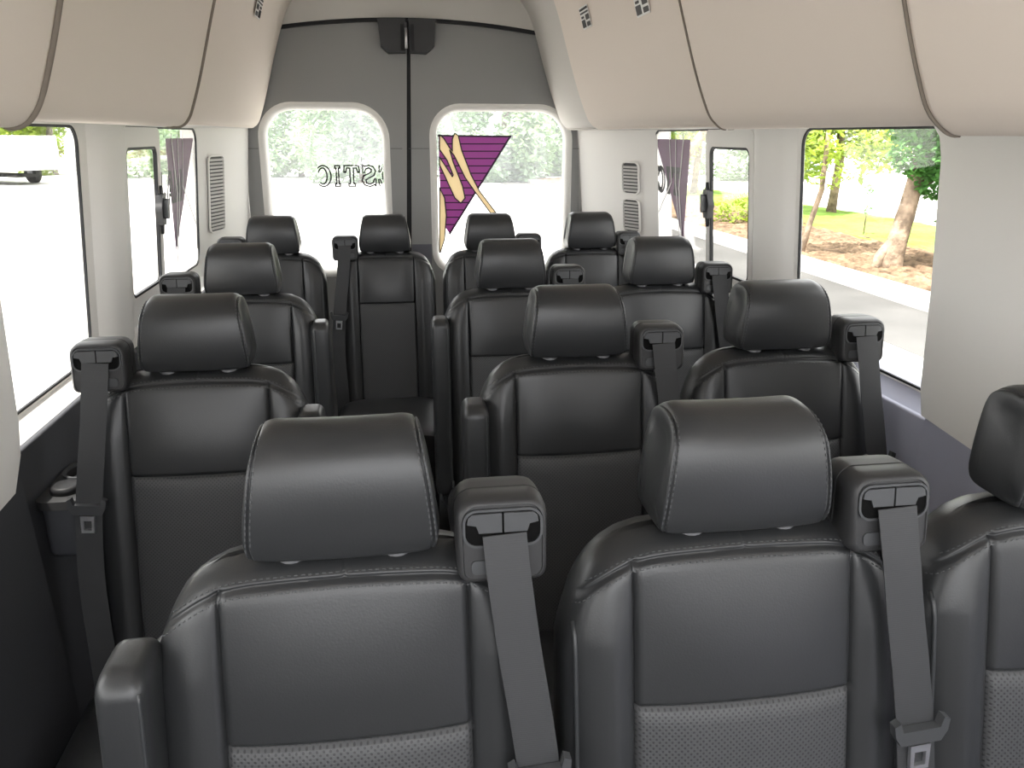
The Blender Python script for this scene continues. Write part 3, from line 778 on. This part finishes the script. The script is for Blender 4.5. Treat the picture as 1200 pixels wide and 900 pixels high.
    for i, p in enumerate(pth):
        a, b_ = pth[max(i-1, 0)], pth[min(i+1, len(pth)-1)]; tx, tz = b_[0]-a[0], b_[2]-a[2]; l = math.hypot(tx, tz) or 1
        nx, nz = -tz/l, tx/l
        tw_ = .10*math.sin(i*.13)
        for (e, dy) in ((-1, 0), (1, 0), (1, .0018), (-1, .0018)):
            vs.append((cx + s*(p[0] + nx*bw*e), p[1] + dy + tw_*bw*e*.5, K + p[2] + nz*bw*e*.9))
    for i in range(len(pth)-1):
        for k in range(4): fs.append((i*4+k, i*4+(k+1) % 4, (i+1)*4+(k+1) % 4, (i+1)*4+k))
    fs.append((0, 1, 2, 3)); e = (len(pth)-1)*4; fs.append((e, e+1, e+2, e+3))
    belt = mesh('seat_belt', vs, fs, M['webbing'], t, auto=50)
    # tongue
    tx_, tz_ = cx + s*.034, -.695
    def tg(u, v, d): 
        rr = -.08*s; return (tx_ + u*math.cos(rr) + v*math.sin(rr), -.122 - .012*d + v*.0, K + tz_ - u*math.sin(rr) + v*math.cos(rr))
    o = [(-.026, -.012), (.026, -.012), (.034, .002), (.036, .018), (.028, .022), (.024, .008), (-.024, .008), (-.028, .022), (-.036, .018), (-.034, .002)]
    tng = plate('belt_tongue', o, [], tg, M['plastic_light'], belt)
    mo = [(-.012, -.050), (.012, -.050), (.013, -.014), (-.013, -.014)]; mi = [(-.0075, -.044), (.0075, -.044), (.0075, -.024), (-.0075, -.024)]
    plate('tongue_blade', mo, [mi], lambda u, v, d: tg(u, v, .5+.5*d), M['steel'], belt)
    # armrest folded up on the free side
    if arm:
        ax = -s*.224
        av, af = padded(ax-.030, ax+.024, -.125, -.030, K-1.08, K-.526, r=.026, n_=4.4, lean=.10)
        ar = mesh('armrest', av, af, lm, t)
        ab = BVHTree.FromPolygons([Vector(v) for v in av], af)
        P = []
        for k in range(50):
            z = K-.545 - k*.0105; h = ab.ray_cast(Vector((ax + s*.017, -2, z)), Vector((0, 1, 0)))
            if h[0] is not None: P.append(h[0])
        if len(P) > 3: tube('armrest_piping', P, .0022, M['leather_dark'], ar, 6)
        # side shell the armrest pivots on, and the lower bracket
        sv, sf = padded(ax+s*.012-.022, ax+s*.012+.022, -.055, .045, K-1.15, K-.570, r=.02, lean=.12)
        mesh('side_shell', sv, sf, M['leather_dark'], t)
        tube('armrest_bracket', [(ax-s*.020, -.16, K-1.03), (ax-s*.016, -.175, K-1.085), (ax, -.18, K-1.11), (ax+s*.016, -.175, K-1.085), (ax+s*.020, -.16, K-1.03)], .006, M['steel'] if False else M['plastic_light'], t)
    # cushion
    cw = w0+.005
    vs, fs = [], []; NU = 24; sec = []
    zt_, zb_ = .42, .30
    for i in range(17):
        f = i/16; y = -.15 - .46*f
        for k in range(NU+16):
            a = 2*math.pi*k/(NU+16); c, s_ = math.cos(a), math.sin(a)
            ex = 1-abs(2*f-1)**8*.12
            vs.append((cw*ex*math.copysign(abs(c)**.55, c), y, (zt_+zb_)/2 + (.065+.012*(abs(c)**3)*(s_ > 0))*ex*math.copysign(abs(s_)**.6, s_)))
    n = NU+16
    for i in range(16):
        for k in range(n): fs.append((i*n+k, i*n+(k+1) % n, (i+1)*n+(k+1) % n, (i+1)*n+k))
    fs.append(tuple(range(n))); fs.append(tuple(16*n+k for k in range(n)))
    mesh('seat_cushion', vs, fs, lm, t, auto=70)
    box('seat_base', -.17, .17, -.55, -.14, .20, .31, M['plastic'], t, .01)
    for q in (-1, 1):
        vs, fs = [], []
        tube_pts(vs, fs, [(q*.15, -.50, .004), (q*.15, -.50, .22)], .018, 8); tube_pts(vs, fs, [(q*.15, -.18, .004), (q*.15, -.12, .40)], .018, 8); tube_pts(vs, fs, [(q*.15, -.54, .012), (q*.15, -.10, .012)], .012, 8)
        mesh('leg', vs, fs, M['plastic_light'], t)
    return t
def dup_tree(o, parent=None):
    c = o.copy(); COL.objects.link(c)
    if parent: c.parent = parent
    for ch in list(o.children): dup_tree(ch, c)
    return c
protoRA = make_seat(1, True); protoR = make_seat(1, False); protoLA = make_seat(-1, True)
protoNL = make_seat(-1, False, .200, .112, 'leather', True); protoNR = make_seat(1, False, .200, .112, 'leather', True)
used = set()
R1, R2, R3, R4 = .8735, 1.680, 2.5076, 3.390
seats = [
 (protoRA, -.064, R1, 'charcoal leather seat nearest the camera, folded armrest on its left edge'),
 (protoR, .405, R1, 'front row middle seat between two others, metal belt tongue hanging at its right'),
 (protoR, .868, R1, 'front row seat cut off by the right edge of the photo'),
 (protoLA, -.390, R2, 'single second row seat by the left window, belt hanging on its left'),
 (protoRA, .389, R2, 'second row seat with folded armrest, seen between the two nearest headrests'),
 (protoR, .852, R2, 'second row seat beside the large right window, belt tower against the glass'),
 (protoLA, -.432, R3, 'single third row seat by the left window, armrest folded at its right'),
 (protoRA, .370, R3, 'third row seat on the right of the aisle, tall folded armrest on its left'),
 (protoR, .850, R3, 'third row seat beside the sliding window on the right'),
 (protoNL, -.455, R4, 'back row seat in the left corner below the left rear window'),
 (protoNL, -.016, R4, 'back row seat at the end of the aisle, full backrest visible'),
 (protoNR, .414, R4, 'back row seat in front of the purple pennant on the right rear window'),
 (protoNR, .838, R4, 'back row seat in the right corner beside the louvred vent'),
]
for p, x, y, lab in seats:
    o = p if p.name not in used else dup_tree(p)
    used.add(p.name); o.location = (x, y, 0)
    tag(o, lab, 'seat', 'passenger seats in four rows')

# ------------------------------------------------------------ outside
def ground(name, x0, x1, y0, y1, z0, z1, m): return struct(box(name, x0, x1, y0, y1, z0, z1, m, bevel=0))
struct(box('ground', -60, 80, -30, 120, GZ-.3, GZ, M['concrete'], bevel=0))
struct(box('road', 5.2, 6.6, -10, 60, GZ, GZ+.006, M['asphalt'], bevel=0))
k_ = box('kerb', 6.6, 7.05, -5, 60, GZ-.05, GZ+.15, M['concrete'], bevel=.03); struct(k_)
# mulch bed and lawn, gently uneven
def rough_bed(name, x0, x1, y0, y1, z, amp, m, n=60, curve=0):
    vs, fs = [], []; ny = n*2
    for j in range(ny+1):
        for i in range(n+1):
            x = x0+(x1-x0)*i/n; y = y0+(y1-y0)*j/ny
            edge = i in (0, n) or j in (0, ny)
            vs.append((x, y, z + (random.random()*amp if not edge else -.05)))
    for j in range(ny):
        for i in range(n):
            a = j*(n+1)+i; fs.append((a, a+1, a+n+2, a+n+1))
    return struct(mesh(name, vs, fs, m))
rough_bed('mulch_bed', 7.02, 9.6, 2, 40, GZ+.14, .07, M['mulch'])
rough_bed('lawn', 9.3, 12.2, 2, 60, GZ+.16, .05, M['grass'])

def leaves(blobs, n, size, seed):
    rnd = random.Random(seed); vs, fs = [], []
    tot = sum(b_[3]**2 for b_ in blobs)
    for (bx_, by_, bz_, br) in blobs:
        for _ in range(int(n*br*br/tot)):
            while True:
                d = Vector((rnd.uniform(-1, 1), rnd.uniform(-1, 1), rnd.uniform(-1, 1)))
                if .01 < d.length < 1: break
            d = d.normalized()*(d.length**.35)
            c = Vector((bx_, by_, bz_)) + d*br*(1+.12*rnd.uniform(-1, 1))
            a = Vector((rnd.uniform(-1, 1), rnd.uniform(-1, 1), rnd.uniform(-.6, .6))).normalized()
            b2 = a.cross(Vector((rnd.uniform(-.6, .6), rnd.uniform(-.6, .6), 1))).normalized(); s = size*rnd.uniform(.6, 1.3)
            i = len(vs); vs += [c-a*s, c-b2*s*.55, c+a*s, c+b2*s*.55]; fs.append((i, i+1, i+2, i+3))
    return vs, fs
def tree(label, loc, trunk, rads, blobs, n, size, lm, seed, name='leafy_tree', group=None, branches=()):
    t = empty(name, loc); tag(t, label, 'tree', group)
    vs, fs = [], []
    tube_pts(vs, fs, trunk, rads, 12)
    for br, rr in branches: tube_pts(vs, fs, br, rr, 8)
    mesh('trunk', vs, fs, M['bark'], t)
    vs, fs = leaves(blobs, n, size, seed)
    o = mesh('foliage', vs, fs, M[lm], t, smooth=False); return t
# the near tree with a thick leaning trunk
def gp(x, y, z):      # a photographed ground mark as a place on the ground outside
    d = fw + r2*((x-600)/F) - u2*((y-450)/F); t = (z-K)/d.z; return (d.x*t, d.y*t)
tx, ty = gp(1040, 313, GZ+.15)
tree('tree with thick leaning trunk and drooping dark green leaves by the kerb', (tx, ty, GZ+.12),
     [(0, 0, -.1), (.03, 0, .12), (.12, 0, .5), (.24, .05, .95), (.36, .1, 1.5), (.5, .1, 2.4)], [.24, .19, .15, .13, .12, .09],
     [(.55, -.3, 1.75, .42), (.95, -.4, 1.55, .45), (1.0, -.5, 1.05, .34), (.15, -.1, 1.75, .36), (.5, -.1, 1.35, .28), (1.5, -.3, 1.5, .5), (.4, 0, 2.5, .7), (1.3, -.2, 2.3, .7), (.75, -.5, .8, .3), (.9, -.4, .62, .2), (1.25, -.5, 1.25, .4), (.8, -.3, 1.3, .3), (1.2, -.4, .8, .25), (.75, -.5, 1.1, .28), (.6, -.4, 1.5, .28)], 17000, .06, 'leaf_mid', 3,
     branches=(([(.3, .05, 1.2), (.7, -.1, 1.5), (1.2, -.3, 1.7)], [.06, .04, .02]), ([(-.3, -.1, -.1), (-.16, 0, .2), (.1, 0, .55)], [.09, .08, .06])))
tx2, ty2 = gp(937, 297, GZ+.15)
tree('slim young tree with pale thin trunk at the left of the large window', (tx2, ty2, GZ+.12), [(0, 0, -.1), (.12, 0, .5), (.28, 0, 1.1), (.3, 0, 2.6)], [.055, .05, .045, .03],
     [(.3, 0, 1.5, .42), (-.2, .3, 1.8, .45), (.9, .2, 1.6, .42), (.4, 0, 2.3, .7), (1.4, .3, 1.75, .4)], 900, .075, 'leaf_light', 5)
far = [(11.6, 20.5, 'yellow green tree across the lawn, seen left of the leaning trunk', 'leaf_light', 1), (16.4, 21, 'yellow green tree across the lawn, behind the leaning trunk', 'leaf_light', 2),
       (21.2, 20, 'yellow green tree across the lawn, furthest to the right', 'leaf_light', 3), (10.6, 28, 'yellow green tree seen through the sliding window on the right', 'leaf_light', 4)]
for (x, y, lab, lm, sd_) in far:
    rn = random.Random(sd_)
    bl = [(rn.uniform(-1.7, 1.7), rn.uniform(-.8, .8), rn.uniform(1.5, 3.6), rn.uniform(.6, .95)) for _ in range(13)]
    tree(lab, (x, y, GZ+.15), [(0, 0, -.1), (.1, 0, 1.5), (0, .1, 3)], [.14, .11, .08], bl, 6500, .12, lm, sd_, group='trees across the lawn')
# bare leaning trunk seen through the sliding window
tb_ = empty('leaning_tree', (7.6, 19.5, GZ+.12)); tag(tb_, 'mossy tree trunk leaning beyond the sliding window on the right', 'tree')
vs, fs = [], []; tube_pts(vs, fs, [(-1.5, 0, -.1), (-1.1, 0, .9), (-.5, 0, 1.5), (.0, 0, 2.1), (.4, 0, 3.2)], [.16, .14, .12, .12, .08], 10); mesh('trunk', vs, fs, M['bark'], tb_)
vs, fs = leaves([(-.9, 0, 1.3, .3), (-.4, 0, 1.7, .28), (.1, 0, 2.2, .35), (.9, 0, 2.4, .6)], 520, .07, 4); mesh('foliage', vs, fs, M['leaf_light'], tb_, smooth=False)
# shrub at the kerb on the right, young stake plant on the lawn
def shrub(label, loc, blobs, n, size, lm, sd_, g_=None):
    t = empty('shrub', loc); tag(t, label, 'shrub', g_)
    vs, fs = [], []
    for b_ in blobs: tube_pts(vs, fs, [(0, 0, -.05), (b_[0]*.5, b_[1]*.5, b_[2]*.5), (b_[0], b_[1], b_[2])], [.012, .009, .005], 5)
    mesh('stem', vs, fs, M['bark'], t)
    vs, fs = leaves(blobs, n, size, sd_); mesh('foliage', vs, fs, M[lm], t, smooth=False)
shrub('small green shrub growing in the mulch at the right window edge', (8.9, 10.6, GZ+.15), [(0, 0, .5, .22), (.2, 0, .9, .25), (.1, .1, .3, .3), (-.2, 0, .8, .15)], 420, .055, 'leaf_light', 8)
shrub('thin upright sapling standing on the lawn', (9.6, 15.6, GZ+.18), [(0, 0, .9, .10), (.03, 0, .5, .07)], 40, .05, 'leaf_mid', 9)
shrub('low shrub in the mulch beyond the sliding window', (8.1, 18.5, GZ+.15), [(0, 0, .3, .4), (.6, .3, .4, .45), (-.4, .2, .25, .3)], 600, .07, 'leaf_light', 10)
# pale building beyond the lawn
bd = empty('building', (36, 34, GZ)); tag(bd, 'long pale low building beyond the lawn behind the trees', 'building')
bm = bmesh.new(); bxb(bm, -4, 14, -14, 14, 0, 3.6); frombm('wall', bm, M['white'], bd)
bm = bmesh.new(); bxb(bm, -4.4, 14.4, -14.4, 14.4, 3.6, 3.9); frombm('roof', bm, M['concrete'], bd)
for i in range(6):
    bm = bmesh.new(); bxb(bm, -4.05, -3.98, -12+i*4, -10+i*4, 1.1, 2.4); frombm('window', bm, M['glass'], bd)

# tree belt behind the van
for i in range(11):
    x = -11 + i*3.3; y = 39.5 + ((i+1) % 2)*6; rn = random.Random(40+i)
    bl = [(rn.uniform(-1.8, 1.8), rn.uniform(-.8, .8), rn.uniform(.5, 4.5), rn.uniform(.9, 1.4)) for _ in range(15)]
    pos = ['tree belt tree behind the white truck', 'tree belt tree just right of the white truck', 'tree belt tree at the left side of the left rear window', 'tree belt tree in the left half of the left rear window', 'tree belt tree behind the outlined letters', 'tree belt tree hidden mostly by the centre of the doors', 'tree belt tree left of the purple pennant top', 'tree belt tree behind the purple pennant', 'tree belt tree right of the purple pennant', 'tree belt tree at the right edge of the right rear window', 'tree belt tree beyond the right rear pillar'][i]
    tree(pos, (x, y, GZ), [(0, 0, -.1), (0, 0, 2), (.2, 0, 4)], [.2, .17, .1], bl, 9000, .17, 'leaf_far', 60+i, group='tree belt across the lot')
for i in range(4):
    x = -25 + i*3.6; rn = random.Random(80+i)
    bl = [(rn.uniform(-1.9, 1.9), rn.uniform(-.8, .8), rn.uniform(.8, 6.0), rn.uniform(1.0, 1.6)) for _ in range(10)]
    tree(['tree furthest left behind the white truck', 'second tree from the left behind the white truck', 'tree above the tail of the white truck', 'tree seen at the rear edge of the first left window'][i], (x, 49 + (i % 2)*6, GZ), [(0, 0, -.1), (0, 0, 2), (.2, 0, 4)], [.2, .17, .1], bl, 6000, .17, 'leaf_light', 90+i, group='trees behind the truck')
# white box truck across the lot
tk = empty('box_truck', (-16.2, 40.0, GZ)); tk.rotation_euler = (0, 0, math.radians(232)); tag(tk, 'white box truck parked across the lot outside the left window', 'truck')
bm = bmesh.new(); bxb(bm, -1.15, 1.15, -4.6, 1.6, .62, 2.05); frombm('cargo_box', bm, M['white'], tk, bevel=.04)
bm = bmesh.new(); vv = [(-1.05, -4.7, .4), (-1.05, -4.7, 1.75), (-1.05, -5.5, 1.7), (-1.05, -5.95, 1.15), (-1.05, -6.5, 1.0), (-1.05, -6.6, .4)]
a_ = [bm.verts.new(v) for v in vv]; b2_ = [bm.verts.new((1.05, v[1], v[2])) for v in vv]
bm.faces.new(a_); bm.faces.new(b2_[::-1])
for i in range(6): bm.faces.new([a_[i], a_[(i+1) % 6], b2_[(i+1) % 6], b2_[i]])
frombm('cab', bm, M['white'], tk, bevel=.05)
for (x, y) in ((-1.05, -5.4), (1.05, -5.4), (-1.05, -.4), (1.05, -.4)):
    vs, fs = [], []; tube_pts(vs, fs, [(x-.14, y, .45), (x+.14, y, .45)], .45, 24); wl = mesh('wheel', vs, fs, M['tyre'], tk, auto=40)
    vs, fs = [], []; tube_pts(vs, fs, [(x-.15, y, .45), (x+.15, y, .45)], .2, 16); mesh('wheel_hub', vs, fs, M['post'], wl, auto=40)
bm = bmesh.new(); bxb(bm, -.5, .5, -4.6, 1.0, .32, .44); frombm('chassis', bm, M['tyre'], tk)
